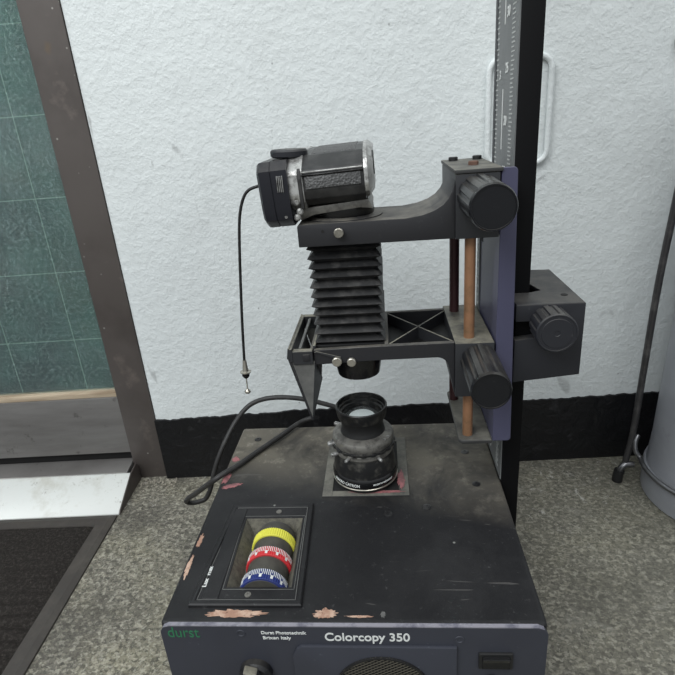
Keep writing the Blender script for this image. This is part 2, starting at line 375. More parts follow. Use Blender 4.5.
# black painted band, its upper edge brushed by hand
bm = bmesh.new(); N = 420; x0, x1 = SE - 0.0110, 1.9
rng = random.Random(3); lo = []; hi = []; hb = []
j = 0
for i in range(N + 1):
    x = x0 + (x1 - x0) * i / N
    j = 0.6 * j + rng.uniform(-1, 1) * 0.0014
    top = 0.1325 + 0.0022 * sin(x * 9) + j
    lo.append(bm.verts.new((x, DW - 0.003, 0.0))); hi.append(bm.verts.new((x, DW - 0.003, top - 0.0015))); hb.append(bm.verts.new((x, DW + 0.0015, top)))
for i in range(N):
    bm.faces.new((lo[i], lo[i + 1], hi[i + 1], hi[i])); bm.faces.new((hi[i], hi[i + 1], hb[i + 1], hb[i]))
wallspace(struct(finish(bm, 'baseboard_back', base_m)))

# door: bottom rail as the body, frame post, glass, bead and board as parts
door = boxo('door_1', rail_m, None, -1.3, -0.2455, DW + 0.006, DW + 0.045, 0.0585, 0.178, bev=0.002)
wallspace(struct(door))
def dpart(o): wallspace(o); mw = o.matrix_world.copy(); o.parent = door; o.matrix_parent_inverse = door.matrix_world.inverted(); o.matrix_world = mw; return o
dpart(boxo('door_post', frame_m, None, -0.2500, -0.1885, DW + 0.0045, DW + 0.06, 0.0, 2.15, bev=0.0015))
dpart(boxo('post_return', frame_m, None, -0.252, -0.2495, DW + 0.010, DW + 0.06, 0.0, 2.15))
dpart(boxo('door_header', frame_m, None, -1.3, -0.1885, DW + 0.0045, DW + 0.06, 2.15, 2.22, bev=0.0015))
dpart(boxo('wooden_bead', wood_m, None, -1.3, -0.2505, DW + 0.008, DW + 0.03, 0.178, 0.1885, bev=0.002))
dpart(boxo('glass_pane', glass_m, None, -1.3, -0.2505, DW + 0.020, DW + 0.025, 0.186, 2.15))
dpart(boxo('gridded_board', board_m, None, -1.3, -0.2505, DW + 0.030, DW + 0.034, 0.180, 0.86))
dpart(boxo('door_gap_shade', dark_m, None, -1.3, -0.2455, DW + 0.02, DW + 0.05, 0.03, 0.0585))  # near-black slab stands in for the shade under the door rail
bm = bmesh.new(); box(bm, -2.3, -0.2, DW + 0.10, DW + 0.14, 0, 2.7)
wallspace(struct(finish(bm, 'wall_behind_door', wall_m)))

t = thing('threshold_ramp', 'worn pale metal ramp sloping from the door sill down to the doormat', 'ramp', (-0.5, 0.44, 0))
bm = bmesh.new()
prism(bm, [(DW - 0.105, 0.0), (DW - 0.105, 0.003), (DW - 0.030, 0.0345), (DW - 0.026, 0.034), (DW - 0.026, 0.0)], 'x', -1.25, -0.2425, 0.0008, 1)
o = finish(bm, 'ramp_plate', ramp_m, None, smooth=True); wallspace(o); o.parent = t
bm = bmesh.new(); prism(bm, [(DW - 0.0258, 0.0), (DW - 0.0258, 0.0345), (DW + 0.018, 0.0385), (DW + 0.018, 0.0)], 'x', -1.25, -0.2515, 0.0008, 1)
o = finish(bm, 'ramp_top', rail_m, None, smooth=True); wallspace(o); o.parent = t
bm = bmesh.new(); prism(bm, [(DW - 0.106, 0.0), (DW - 0.100, 0.007), (DW - 0.032, 0.0365), (DW - 0.004, 0.040), (DW + 0.003, 0.030), (DW + 0.003, 0.0)], 'x', -0.2423, -0.2400, 0.0006, 1)
o = finish(bm, 'end_cap', frame_m, None, smooth=True); wallspace(o); o.parent = t
settle(t)

t = thing('doormat', 'dark ribbed carpet doormat with a smooth rubber border, at the foot of the ramp', 'doormat', (-0.6, 0.1, 0))
MX, MY0, MY1 = -0.2435, -0.9, DW - 0.108
bm = bmesh.new()
def ringy(a, z): return [bm.verts.new((-1.25 + a, MY0 + a, z)), bm.verts.new((MX - a, MY0 + a, z)), bm.verts.new((MX - a, MY1 - a, z)), bm.verts.new((-1.25 + a, MY1 - a, z))]
rs = [ringy(0, 0.0), ringy(0.0005, 0.003), ringy(0.010, 0.006), ringy(0.027, 0.0065), ringy(0.029, 0.001)]
for a, b2 in zip(rs[:-1], rs[1:]):
    for i in range(4): bm.faces.new((a[i], a[(i + 1) % 4], b2[(i + 1) % 4], b2[i]))
o = finish(bm, 'rubber_border', rubberedge_m, None); wallspace(o); o.parent = t
bm = bmesh.new(); nx, ny = 60, 420; grid = []
xa, xb, ya, yb = -1.25 + 0.03, MX - 0.0275, MY0 + 0.03, MY1 - 0.0285
rng = random.Random(5)
for jy in range(ny + 1):
    row = []; y = ya + (yb - ya) * jy / ny
    amp = 0.0022 * min(1, max(0.15, (0.27 - y) / 0.1))
    for ix in range(nx + 1):
        x = xa + (xb - xa) * ix / nx
        edge = 1 if 0 < ix < nx and 0 < jy < ny else 0
        row.append(bm.verts.new((x + (rng.uniform(-.0015, .0015) if ix == nx else 0), y, 0.0025 + edge * (0.005 + amp * sin(2 * pi * y / 0.021 + 0.4 * sin(x * 9)) + rng.uniform(-.0006, .0006)))))
    grid.append(row)
for jy in range(ny):
    for ix in range(nx): bm.faces.new((grid[jy][ix], grid[jy][ix + 1], grid[jy + 1][ix + 1], grid[jy + 1][ix]))
o = finish(bm, 'carpet_pile', carpet_m, None, smooth=True, angle=80); wallspace(o); o.parent = t; o['kind'] = 'stuff'
settle(t)

# crumbs of plaster in the corner by the door post
bm = bmesh.new(); rng = random.Random(11)
for i in range(70):
    s_ = rng.uniform(-0.236, -0.165); y = DW - abs(rng.gauss(0, 0.016)) - 0.004; r = rng.uniform(0.0008, 0.0024)
    q = bmesh.ops.create_icosphere(bm, subdivisions=1, radius=r)
    for v in q['verts']: v.co = V(v.co.x * rng.uniform(.7, 1.3) + s_, v.co.y + y, v.co.z * 0.7 + r * 0.5)
o = finish(bm, 'crumbs', crumb_m); wallspace(o); tag(o, 'pale plaster crumbs on the floor at the foot of the door post', 'debris'); o['kind'] = 'stuff'

# white painted oblong loop on the wall behind the column
A = []
for c_x, c_z, a0 in ((0.485, 0.668, 0), (0.432, 0.668, 90), (0.432, 0.558, 180), (0.485, 0.558, 270)):
    for i in range(7):
        a = radians(a0 + i * 15); A.append((c_x + 0.018 * cos(a), DW - 0.004, c_z + 0.018 * sin(a)))
o = tubeo('wall_loop', wall_m, None, A, 0.0042, 12, True, sub=0); wallspace(o)
tag(o, 'white painted oblong tube loop fixed to the wall behind the column', 'loop')
o = latheo('wall_disc', greycap_m, None, [(0, -0.002), (0.021, -0.002), (0.023, 0.0), (0.023, 0.006), (0.020, 0.009), (0, 0.010)], (0.6955, DW, 0.690), (0, -1, 0), 40)
wallspace(o); tag(o, 'small round grey disc on the wall at the right edge of the photo', 'disc')

# ------------------------------------------------------------ the slide copier
BZ = 0.19; BW = 0.362; BD = 0.3515
T = thing('slide_copier', 'black bench slide copier with slate blue front and tall column standing on the floor', 'slide copier', (0.18, 0.18, 0))
hs = boxo('base_housing', enamel_m, T, 0, BW, 0.0, BD, 0.018, BZ, bev=0.0045, seg=3)
bm = bmesh.new(); bm.from_mesh(hs.data)        # open the top for the recessed dial panel
tf = max((f_ for f_ in bm.faces if f_.normal.z > 0.99), key=lambda f_: f_.calc_area())
ov = sorted(tf.verts, key=lambda v: math.atan2(v.co.y - 0.09, v.co.x - 0.08)); bm.faces.remove(tf)
hole = [(0.036, 0.022), (0.129, 0.022), (0.129, 0.160), (0.036, 0.160)]
iv = [bm.verts.new((a, b2, BZ)) for a, b2 in hole]; dv = [bm.verts.new((a, b2, 0.155)) for a, b2 in hole]
for q in range(4):
    bm.faces.new((ov[q], ov[(q + 1) % 4], iv[(q + 1) % 4], iv[q])); bm.faces.new((iv[q], iv[(q + 1) % 4], dv[(q + 1) % 4], dv[q]))
bm.faces.new(dv); bm.normal_update(); bm.to_mesh(hs.data); bm.free()
for pl in hs.data.polygons: pl.use_smooth = pl.area < 0.002 and pl.area > 0 and abs(pl.center.z - BZ) < 0.006 and not (0.03 < pl.center.x < 0.33 and 0.01 < pl.center.y < 0.34)
for x in (0.03, 0.33):
    for y in (0.03, 0.32):
        latheo('foot', black_m, T, [(0, 0), (0.013, 0), (0.015, 0.003), (0.014, 0.018), (0, 0.018)], (x, y, 0), n=24)
def screwtop(x, y, r=0.0042):
    o = latheo('screw', cambl_m, hs, [(r * 1.25, -0.0002), (r * 1.2, 0.0006), (r, 0.0010), (r * 0.45, 0.0012), (r * 0.4, 0.0004), (0, 0.0004)], (x, y, BZ), n=24)
for x, y in ((0.267, 0.161), (0.331, 0.203), (0.327, 0.273), (0.221, 0.150), (0.030, 0.318)): screwtop(x, y)
# chipped paint patches: thin flakes of bared primer with ragged outlines
def patch(name, cx, cy, rx, ry, mat, parent, seed, z=BZ, dz=0.00035, face='top', n=64, rot=0):
    rg = random.Random(seed); bm = bmesh.new(); ring = []; j = 0
    for i in range(n):
        a = 2 * pi * i / n; j = 0.45 * j + rg.uniform(-.26, .26); rr = 1 + j
        x = cos(a) * rx * rr; y = sin(a) * ry * rr
        x, y = x * cos(rot) - y * sin(rot), x * sin(rot) + y * cos(rot); ring.append((cx + x, cy + y))
    top = [bm.verts.new(V(p[0], p[1], z + dz)) for p in ring]; bot = [bm.verts.new(V(p[0], p[1], z - 0.0004)) for p in ring]
    bm.faces.new(top); bm.faces.new(bot[::-1])
    for i in range(n): bm.faces.new((bot[i], bot[(i + 1) % n], top[(i + 1) % n], top[i]))
    return finish(bm, name, mat, parent)
patch('paint_chip', 0.070, 0.0105, 0.030, 0.0040, chip_m, hs, 1)
patch('paint_chip', 0.1585, 0.0110, 0.0100, 0.0048, chip_m, hs, 2)
patch('paint_chip', 0.192, 0.0075, 0.012, 0.0012, chip_m, hs, 12)
patch('paint_chip', 0.0055, 0.070, 0.0022, 0.0150, chip_m, hs, 3)
patch('paint_chip', 0.0065, 0.108, 0.0025, 0.010, chip_m, hs, 4)
patch('paint_chip', 0.0065, 0.225, 0.004, 0.0130, pink_m, hs, 5)
patch('paint_chip', 0.018, 0.208, 0.0120, 0.004, pink_m, hs, 6, rot=.3)
patch('paint_chip', 0.0085, 0.268, 0.0055, 0.006, pink_m, hs, 7)
patch('paint_chip', 0.214, 0.0100, 0.0022, 0.0035, sheet_m, hs, 8)

# front panel
fp = prismo('front_panel', panel_m, T, [(0.0, BZ - 0.009), (0.003, BZ - 0.0035), (0.009, BZ + 0.0002), (BW - 0.009, BZ + 0.0002), (BW - 0.003, BZ - 0.0035), (BW, BZ - 0.009), (BW, 0.02), (0.0, 0.02)], 'y', -0.0035, 0.001, 0.0007, 1)
prismo('worn_rim', edge_m, fp, [(0.004, BZ - 0.0022), (0.0095, BZ + 0.0006), (BW - 0.0095, BZ + 0.0006), (BW - 0.004, BZ - 0.0022), (BW - 0.0098, BZ - 0.0006), (0.0098, BZ - 0.0006)], 'y', -0.0037, 0.0002)
Y = -0.0036
text('nameplate_lettering', 'Colorcopy 350', 0.0140, V(0.1585, Y, 0.1722), FRONT, white_m, fp, bold=0.00022, width=0.079)
text('maker_lettering', 'Durst Phototechnik', 0.0052, V(0.0985, Y, 0.1800), FRONT, white_m, fp, bold=0.0001, width=0.0430)
text('town_lettering', 'Brixen Italy', 0.0052, V(0.0995, Y, 0.1734), FRONT, white_m, fp, bold=0.0001, width=0.0270)
text('logo_lettering', 'durst', 0.0185, V(0.0070, Y, 0.1752), FRONT, green_m, fp, bold=0.00005, width=0.0310)
for x, z in ((0.079, 0.184 - 0.0035), (0.283, 0.1745)):
    latheo('screw', panel_m, fp, [(0.0045, 0), (0.0042, 0.0006), (0.003, 0.0006), (0.0026, 0.0001), (0, 0.0001)], (x, -0.0035, z), (0, -1, 0), 24)
# raised grille plate with round mesh opening
gp = bmesh.new(); prism(gp, [(0.1265, 0.045), (0.1265, 0.154), (0.1310, 0.1635), (0.136, 0.1668), (0.2805, 0.1668), (0.2805, 0.045)], 'y', -0.0065, -0.003, 0.0008, 2)
gpo = finish(gp, 'grille_plate', panel_m, fp, smooth=True)
gx, gz, gr = 0.2105, 0.109, 0.0465
latheo('vent_backing', dark_m, fp, [(0, 0), (gr, 0), (gr, 0.0005), (0, 0.0005)], (gx, -0.0064, gz), (0, -1, 0), 48)
bm = bmesh.new()     # expanded metal: two families of thin wires
for fam in (1, -1):
    for i in range(-30, 31):
        off = i * 0.0031; d_ = V(cos(radians(30)), 0, fam * sin(radians(30))); nrm = V(-d_.z, 0, d_.x)
        if abs(off) >= gr: continue
        h = math.sqrt(gr * gr - off * off); c0 = V(gx, -0.0076 - 0.0004 * fam, gz) + nrm * off
        tube(bm, [c0 - d_ * h, c0 + d_ * h], 0.00048, 4)
o = finish(bm, 'vent_mesh', mesh_m, fp); o['kind'] = 'stuff'
latheo('vent_rim', black_m, fp, [(gr, 0), (gr, 0.0026), (gr - 0.0018, 0.0026), (gr - 0.0018, 0)], (gx, -0.0060, gz), (0, -1, 0), 64, close=False)
# rocker switch, dark hole under it, lever knob
sw = bmesh.new(); box(sw, 0.3005, 0.3315, -0.0062, -0.002, 0.1395, 0.1590, 0.0012); finish(sw, 'switch_bezel', black_m, fp, smooth=True)
sw = bmesh.new(); prism(sw, [(-0.0060, 0.142), (-0.0085, 0.1425), (-0.0072, 0.1500), (-0.0100, 0.1565), (-0.0060, 0.157)], 'x', 0.3035, 0.3285, 0.0005, 1); finish(sw, 'switch_rocker', gloss_m, fp, smooth=True)
latheo('socket', dark_m, fp, [(0, 0), (0.0065, 0), (0.0065, 0.001), (0, 0.001)], (0.3125, -0.0035, 0.1235), (0, -1, 0), 24)
latheo('lever_collar', knob_m, fp, [(0.016, 0), (0.016, 0.006), (0.013, 0.009), (0, 0.009)], (0.088, -0.0035, 0.131), (0, -1, 0), 32)
lv = bmesh.new(); prism(lv, [(0.0800, 0.104), (0.0780, 0.140), (0.0805, 0.150), (0.0930, 0.146), (0.0945, 0.138), (0.090, 0.104)], 'y', -0.022, -0.012, 0.002, 2)
finish(lv, 'lever_knob', block_m, fp, smooth=True)

# filter dial panel: frame, recess, and three colour dials
FX0, FX1, FY0, FY1 = 0.026, 0.134, 0.017, 0.167
fd = bmesh.new()
outer = [(FX0 - 0.003, FY0), (FX1 + 0.0015, FY0), (FX1 - 0.003, FY1), (FX0 + 0.006, FY1)]
rx0, rx1, ry0, ry1 = 0.0555, 0.1225, 0.0395, 0.1420
inner = [(rx0, ry0), (rx1, ry0), (rx1 - 0.002, ry1), (rx0 - 0.002, ry1)]
def rr(pts, z): return [fd.verts.new((p[0], p[1], z)) for p in pts]
def ins(pts, d_):
    cx = sum(p[0] for p in pts) / 4; cy = sum(p[1] for p in pts) / 4
    return [(p[0] + (d_ if p[0] < cx else -d_), p[1] + (d_ if p[1] < cy else -d_)) for p in pts]
R_ = [rr(outer, BZ - 0.001), rr(outer, BZ + 0.0030), rr(ins(outer, 0.0012), BZ + 0.0042), rr(ins(outer, 0.0050), BZ + 0.0042), rr(ins(outer, 0.0058), BZ + 0.0030), rr(ins(inner, -0.0004), BZ + 0.0030), rr(inner, BZ + 0.0022), rr(ins(inner, 0.0090), BZ - 0.014)]
for a, b2 in zip(R_[:-1], R_[1:]):
    for i in range(4):
        f_ = fd.faces.new((a[i], a[(i + 1) % 4], b2[(i + 1) % 4], b2[i]))
        if a is R_[6]: f_.material_index = 1
f_ = fd.faces.new(R_[-1]); f_.material_index = 2
fdo = finish(fd, 'filter_panel', [enamel_m, recess_m, recess_m], T)
boxo('label_strip', enamel_m, fdo, FX0 + 0.0085, rx0 - 0.0045, FY0 + 0.0075, FY1 - 0.0085, BZ + 0.0028, BZ + 0.0040, bev=0.0005, seg=1)
bm = bmesh.new()       # fine groove lines scribed round the strip and the recess
def seg_(p, q2, w_=0.0003, z=BZ + 0.0030):
    d_ = V(q2[0] - p[0], q2[1] - p[1], 0); n_ = V(-d_.y, d_.x, 0).normalized() * w_
    a, b2 = V(p[0], p[1], z), V(q2[0], q2[1], z)
    vs = [bm.verts.new(v) for v in (a - n_, b2 - n_, b2 + n_, a + n_, )]; vt = [bm.verts.new(v.co + V(0, 0, 0.0003)) for v in vs]
    bm.faces.new(vt); bm.faces.new(vs[::-1])
    for i in range(4): bm.faces.new((vs[i], vs[(i + 1) % 4], vt[(i + 1) % 4], vt[i]))
g4 = ins(inner, -0.0030)
for i in range(4): seg_(g4[i], g4[(i + 1) % 4])
g5 = ins(outer, 0.0068)
for i in range(4): seg_(g5[i], g5[(i + 1) % 4])
finish(bm, 'scribed_lines', sheet_m, fdo)
DX, DZ, DR = 0.0910, 0.1790, 0.0238
def dial(name, mat, y0, y1, r, n=60, teeth=False):
    return latheo(name, mat, fdo, [(0, 0), (r - .0006, 0), (r, 0.0005), (r, y1 - y0 - 0.0005), (r - .0006, y1 - y0), (0, y1 - y0)], (DX, y0, DZ), (0, 1, 0), n,
                  (lambda i, jj, q3: q3 * (1.012 if (i // 1) % 2 else 0.985)) if teeth else None, angle=25)
dial('dial_drum', dialgrey_m, 0.0402, 0.1250, DR - 0.0016, 60)
dial('dial_endcap', cast_m, 0.1250, 0.1280, DR - 0.0026)
bands = (('yellow_dial', yellow_m, 0.1025, 0.1140), ('red_dial', red_m, 0.0730, 0.0855), ('blue_dial', blue_m, 0.0405, 0.0540))
for nm, mt, y0, y1 in bands:
    dial('colour_dial', mt, y0, y1, DR + 0.0006, 120, True)['label'] = nm.split('_')[0] + ' colour dial ring'
for nm, mt, y0, y1 in bands[1:]:
    bm = bmesh.new()
    for i in range(-17, 18):
        a = radians(i * 4.6); r = DR + 0.0008; big = i % 6 == 0
        L0 = y1 - 0.0008; L1 = y1 - (0.0075 if not big else 0.0045); hw = 0.00035
        def P(aa, y, rr_): return V(DX + sin(aa) * rr_, y, DZ + cos(aa) * rr_)
        da = hw / r
        vs = [bm.verts.new(P(a + s1 * da, yy, r + dr)) for dr in (0, .0003) for s1, yy in ((-1, L0), (1, L0), (1, L1), (-1, L1))]
        bm.faces.new(vs[4:]); bm.faces.new(vs[:4][::-1])
        for k2 in range(4): bm.faces.new((vs[k2], vs[(k2 + 1) % 4], vs[4 + (k2 + 1) % 4], vs[4 + k2]))
        if big:      # figure below the long mark
            o2 = bmesh.ops.create_cube(bm, size=1)
            for v in o2['verts']:
                q3 = v.co.copy(); v.co = P(a + q3.x * 0.0026 / r, (L1 + y0) / 2 - 0.0002 + q3.y * 0.0042, r + 0.0001 + q3.z * 0.0004)
    finish(bm, 'dial_scale', white_m, fdo)
for x, y in ((0.0800, 0.0300), (0.0905, 0.1525)):
    latheo('screw', shutter_m, fdo, [(0.0034, 0), (0.0032, 0.0008), (0.0012, 0.0010), (0.001, 0.0004), (0, 0.0004)], (x, y, BZ + 0.003), n=20)
Z = Matrix.Rotation(radians(90), 3, 'Z')
text('strip_lettering', 'max', 0.0058, V(0.0345, 0.0540, BZ + 0.0041), Z, white_m, fdo, bold=0.00015, width=0.0120)
text('strip_lettering', 'Lux', 0.0058, V(0.0345, 0.0385, BZ + 0.0041), Z, white_m, fdo, bold=0.00015, width=0.0110)

# lens well on the top
lwx0, lwx1, lwy0, lwy1 = 0.1395, 0.2475, 0.182, 0.312
bm = bmesh.new(); a_ = 0.0125
for s in ((lwx0, lwx0 + a_, lwy0, lwy1), (lwx1 - a_, lwx1, lwy0, lwy1), (lwx0 + a_, lwx1 - a_, lwy0, lwy0 + 0.010), (lwx0 + a_, lwx1 - a_, lwy1 - 0.010, lwy1)):
    box(bm, *s, BZ - 0.0005, BZ + 0.0016, 0.0003, 1)
finish(bm, 'lens_plate_rim', shelf_m, hs)
boxo('lens_board', dark_m, hs, lwx0 + a_, lwx1 - a_, lwy0 + 0.01, lwy1 - 0.01, BZ - 0.0005, BZ + 0.0004)
patch('red_label_scrap', 0.206, 0.189, 0.030, 0.0026, pink_m, hs, 21, dz=0.002)
patch('red_label_scrap', 0.2385, 0.212, 0.0042, 0.017, pink_m, hs, 22, dz=0.0022)

# column with its ruler
CX0, CX1, CY0, CY1 = 0.3625, 0.3845, 0.2110, 0.3200
co = boxo('column', col_m, T, CX0, CX1, CY0, CY1, 0.0, 1.12, bev=0.0012)
ru = boxo('ruler', ruler_m, co, CX0 - 0.0010, CX0 + 0.001, CY0 + 0.0005, CY1 - 0.010, 0.19, 1.10, bev=0.0002, seg=1)
boxo('ruler_edge', cast_m, co, CX0 - 0.0016, CX0 + 0.001, CY1 - 0.0105, CY1 + 0.0005, 0.19, 1.10)
bm = bmesh.new(); xx = CX0 - 0.0012; ym = CY0 + 0.062
def tk(y0, y1, z, h, b3=None):
    b3 = b3 or bm
    box(b3, xx - 0.0002, xx + 0.0004, y0, y1, z - h / 2, z + h / 2)
i = 0; z = 0.20
while z < 1.08:
    tk(CY0 + 0.088, CY0 + (0.095 if i % 2 else 0.098), z, 0.0016); i += 1; z += 0.005
o = finish(bm, 'scale_ticks', tick_m, co); o['kind'] = 'stuff'
bm = bmesh.new(); i = 0; z = 0.20
while z < 1.08:
    tk(CY0 + (0.019 if i % 2 else 0.015), CY0 + 0.028, z, 0.0014); i += 1; z += 0.004
o = finish(bm, 'scale_ticks', tick_m, co); o['kind'] = 'stuff'
for z0 in (0.20, 0.265, 0.40, 0.58, 0.70, 0.765, 0.83, 0.9): boxo('scale_line', white_m, co, xx - 0.0002, xx + 0.0004, ym - 0.0012, ym + 0.0010, z0, z0 + 0.06)
ROTL = Matrix(((0, 0, -1), (-1, 0, 0), (0, 1, 0)))        # lettering that faces left, towards the arms
for kx in range(9):
    text('scale_figure', str(10 + 5 * kx), 0.013, V(xx - 0.0002, CY0 + 0.052, 0.61 + 0.05 * (kx - 2) - 0.005), ROTL, white_m, co, bold=0.0003)
    if kx % 2: text('scale_figure', str(kx), 0.012, V(xx - 0.0002, CY0 + 0.080, 0.60 + 0.05 * (kx - 2)), ROTL, white_m, co, bold=0.0002)

# carriage plate with fine scale, end shelves and guide rods
CP0, CPz = 0.162, (0.279, 0.572)
def rounded(x0, x1, z0, z1, r, side='r'):
    pts = [(x0, z0)]
    for a in range(-90, 1, 15): pts.append((x1 - r + r * cos(radians(a)), z0 + r + r * sin(radians(a))))
    for a in range(0, 91, 15): pts.append((x1 - r + r * cos(radians(a)), z1 - r + r * sin(radians(a))))
    pts.append((x0, z1)); return pts
cp = prismo('carriage_plate', violet_m, T, [(x - (0.0050 * (z - CPz[0]) / 0.293 if x > 0.345 else 0), z) for x, z in rounded(0.3405, 0.3600, CPz[0], CPz[1], 0.004)], 'y', CP0, 0.277, 0.0006, 1)
boxo('carriage_scale', ruler_m, cp, 0.3390, 0.3408, 0.2625, 0.2785, CPz[0] + 0.01, CPz[1] - 0.005)
bm = bmesh.new(); z = 0.30
while z < 0.56: box(bm, 0.3386, 0.3392, 0.2650, 0.2720, z, z + 0.0024); z += 0.0105
finish(bm, 'scale_ticks', tick_m, cp)
boxo('plate_slot', dark_m, cp, 0.3400, 0.3410, 0.250, 0.258, 0.484, 0.497)
for v_ in cp.data.vertices:
    if v_.co.y > 0.2 and v_.co.z > 0.5: v_.co.z -= 0.016
sh = prismo('lower_shelf', shelf_m, T, [(0.3040, 0.166), (0.3075, 0.1622), (0.3402, 0.1622), (0.3402, 0.283), (0.3075, 0.283), (0.3040, 0.279)], 'z', 0.2755, 0.2805, 0.0008, 1)
latheo('front_guide_rod', copper_m, T, [(0.0056, 0), (0.0056, 0.295)], (0.3150, 0.1760, 0.276), n=24)
latheo('rear_guide_rod', rodd_m, T, [(0.0056, 0), (0.0056, 0.295)], (0.3100, 0.2600, 0.276), n=24)

# upper arm
AF, AB = 0.162, 0.2450
ua = bmesh.new()
prism(ua, [(0.1455, 0.5085), (0.1455, 0.5295), (0.1480, 0.5310), (0.252, 0.5310), (0.268, 0.5332), (0.279, 0.5368), (0.287, 0.5415), (0.2925, 0.5475), (0.2962, 0.5550), (0.2985, 0.5640), (0.2985, 0.5085)], 'y', AF + 0.001, AB, 0.0012, 2)
uao = finish(ua, 'upper_arm', arm_m, T, smooth=True)
ub = boxo('upper_block', block_m, T, 0.2985, 0.3392, AF - 0.001, 0.280, 0.5080, 0.5685, bev=0.0012)
boxo('top_plate', shelf_m, ub, 0.2975, 0.3415, AF - 0.002, 0.281, 0.5690, 0.5725, bev=0.0008)
for x, y in ((0.3205, 0.200), (0.3085, 0.262), (0.334, 0.262)):
    latheo('bolt', Mat('rusty_bolt', (92, 66, 54), 0.7).m if y < 0.25 else black_m, ub, [(0.0050, 0), (0.0050, 0.0035), (0.0042, 0.0042), (0, 0.0042)], (x, y, 0.5722), n=6 if y < .25 else 16)
latheo('mount_boss', arm_m, uao, [(0.040, 0), (0.040, 0.0014), (0.036, 0.0026), (0, 0.0026)], (0.1900, 0.2050, 0.5305), n=64)
def screwfront(name, x, z, r, parent, y, mat=None, th=0.006):
    return latheo(name, mat or chrome_m, parent, [(r * .8, 0), (r * .8, th * .3), (r, th * .35), (r, th * .9), (r * .85, th), (0, th)], (x, y, z), (0, -1, 0), 24, lambda i, jj, q3: q3 * (1.03 if i % 2 else 0.97))
screwfront('clamp_screw', 0.1865, 0.5218, 0.0048, uao, AF)
latheo('pin_hole', dark_m, uao, [(0, 0), (0.0016, 0), (0.0016, 0.0004), (0, 0.0004)], (0.1705, AF + 0.001, 0.5235), (0, -1, 0), 12)
def knob(name, parent, x, z, y0, y1, r, nfl, mat=knob_m, taper=0.92, depth=0.05):
    L = y0 - y1; n = nfl * 8
    def rf(i, jj, q3):
        if jj in (1, 2, 3) and (i % 8) in (3, 4, 5): return q3 * (1 - depth)
        return q3
    prof = [(0, 0), (r * taper, 0), (r * (taper + 1) / 2, L * .5), (r, L * 0.90), (r, L * 0.955), (r * 0.95, L), (r * .90, L * 1.0), (r * .89, L * .985), (0, L * 0.985)]
    return latheo(name, mat, parent, prof, (x, y0, z), (0, -1, 0), n, rf, angle=30)
knob('focus_knob', ub, 0.3203, 0.5478, 0.161, 0.0905, 0.0200, 12, taper=1.03, depth=0.07)
latheo('knob_shaft', block_m, ub, [(0.010, 0), (0.010, 0.008)], (0.3203, 0.166, 0.5478), (0, -1, 0), 24)

# bellows
def ringsq(bm, cx, cy, z, hx, hy, ch):
    p = [(-hx + ch, -hy), (hx - ch, -hy), (hx, -hy + ch), (hx, hy - ch), (hx - ch, hy), (-hx + ch, hy), (-hx, hy - ch), (-hx, -hy + ch)]
    return [bm.verts.new((cx + a, cy + b3, z)) for a, b3 in p]
bm = bmesh.new(); NP = 11; z0, z1 = 0.397, 0.509; rings = []
rg = random.Random(4)
for i in range(2 * NP + 1):
    z = z1 + (z0 - z1) * i / (2 * NP); out = i % 2 == 1; sc = 1.0 + 0.02 * i / NP
    jt = rg.uniform(-.0006, .0006)
    r0 = ringsq(bm, 0.1890 + jt, 0.212, z + (jt if 0 < i < 2 * NP else 0), (0.0380 if out else 0.0325), (0.0385 if out else 0.0310) * sc, 0.0015 if out else 0.005)
    rings.append(r0)
for a, b2 in zip(rings[:-1], rings[1:]):
    for i in range(8): bm.faces.new((a[i], a[(i + 1) % 8], b2[(i + 1) % 8], b2[i]))
bm.faces.new(rings[0]); bm.faces.new(rings[-1][::-1])
be = finish(bm, 'bellows', bellows_m, T)
boxo('bellows_frame', black_m, be, 0.150, 0.229, 0.172, 0.252, 0.3955, 0.3990, bev=0.0005)
boxo('bellows_top_frame', black_m, be, 0.152, 0.226, 0.175, 0.244, 0.5060, 0.5087)

# lower arm: open box frame with cross ribs
LF, LB, LZ0, LZ1 = 0.162, 0.272, 0.3830, 0.3990
la = bmesh.new()
def filletpoly():      # front rail that flares down into the block
    pts = [(0.1500, 0.3805), (0.1500, 0.3975), (0.2000, 0.3990), (0.2985, 0.4000), (0.2985, 0.3400)]
    for a in range(0, 91, 15): pts.append((0.2800 + 0.0125 * sin(radians(90 - a)), 0.3710 + 0.0125 * sin(radians(a))))
    pts.append((0.225, 0.3830)); return pts
prism(la, filletpoly(), 'y', LF, LF + 0.006, 0.0006, 1)
prism(la, filletpoly(), 'y', LB - 0.006, LB, 0.0006, 1)
box(la, 0.2255, 0.2300, LF + 0.006, LB - 0.006, LZ0, LZ1 + 0.0005, 0.0005, 1)
box(la, 0.1460, 0.1500, LF + 0.004, LB - 0.004, LZ0, LZ1, 0.0005, 1)
lao = finish(la, 'lower_arm', arm_m, T, smooth=True)
boxo('arm_floor', black_m, lao, 0.2300, 0.2985, LF + 0.006, LB - 0.006, 0.3835, 0.3850)
boxo('lens_board', black_m, lao, 0.1500, 0.2255, LF + 0.006, LB - 0.006, 0.3840, 0.3955)
def rib(p, q2):
    bm = bmesh.new(); d_ = V(q2[0] - p[0], q2[1] - p[1], 0); n_ = V(-d_.y, d_.x, 0).normalized() * 0.0009
    a, b2 = V(p[0], p[1], 0.385), V(q2[0], q2[1], 0.385); top = V(0, 0, 0.0135)
    vs = [bm.verts.new(v) for v in (a - n_, b2 - n_, b2 + n_, a + n_)]; vt = [bm.verts.new(v.co + top) for v in vs]
    bm.faces.new(vt); bm.faces.new(vs[::-1])
    for i in range(4): bm.faces.new((vs[i], vs[(i + 1) % 4], vt[(i + 1) % 4], vt[i]))
    finish(bm, 'cross_rib', block_m, lao)
rib((0.2300, LF + 0.006), (0.2985, LB - 0.006)); rib((0.2300, LB - 0.006), (0.2985, LF + 0.006))
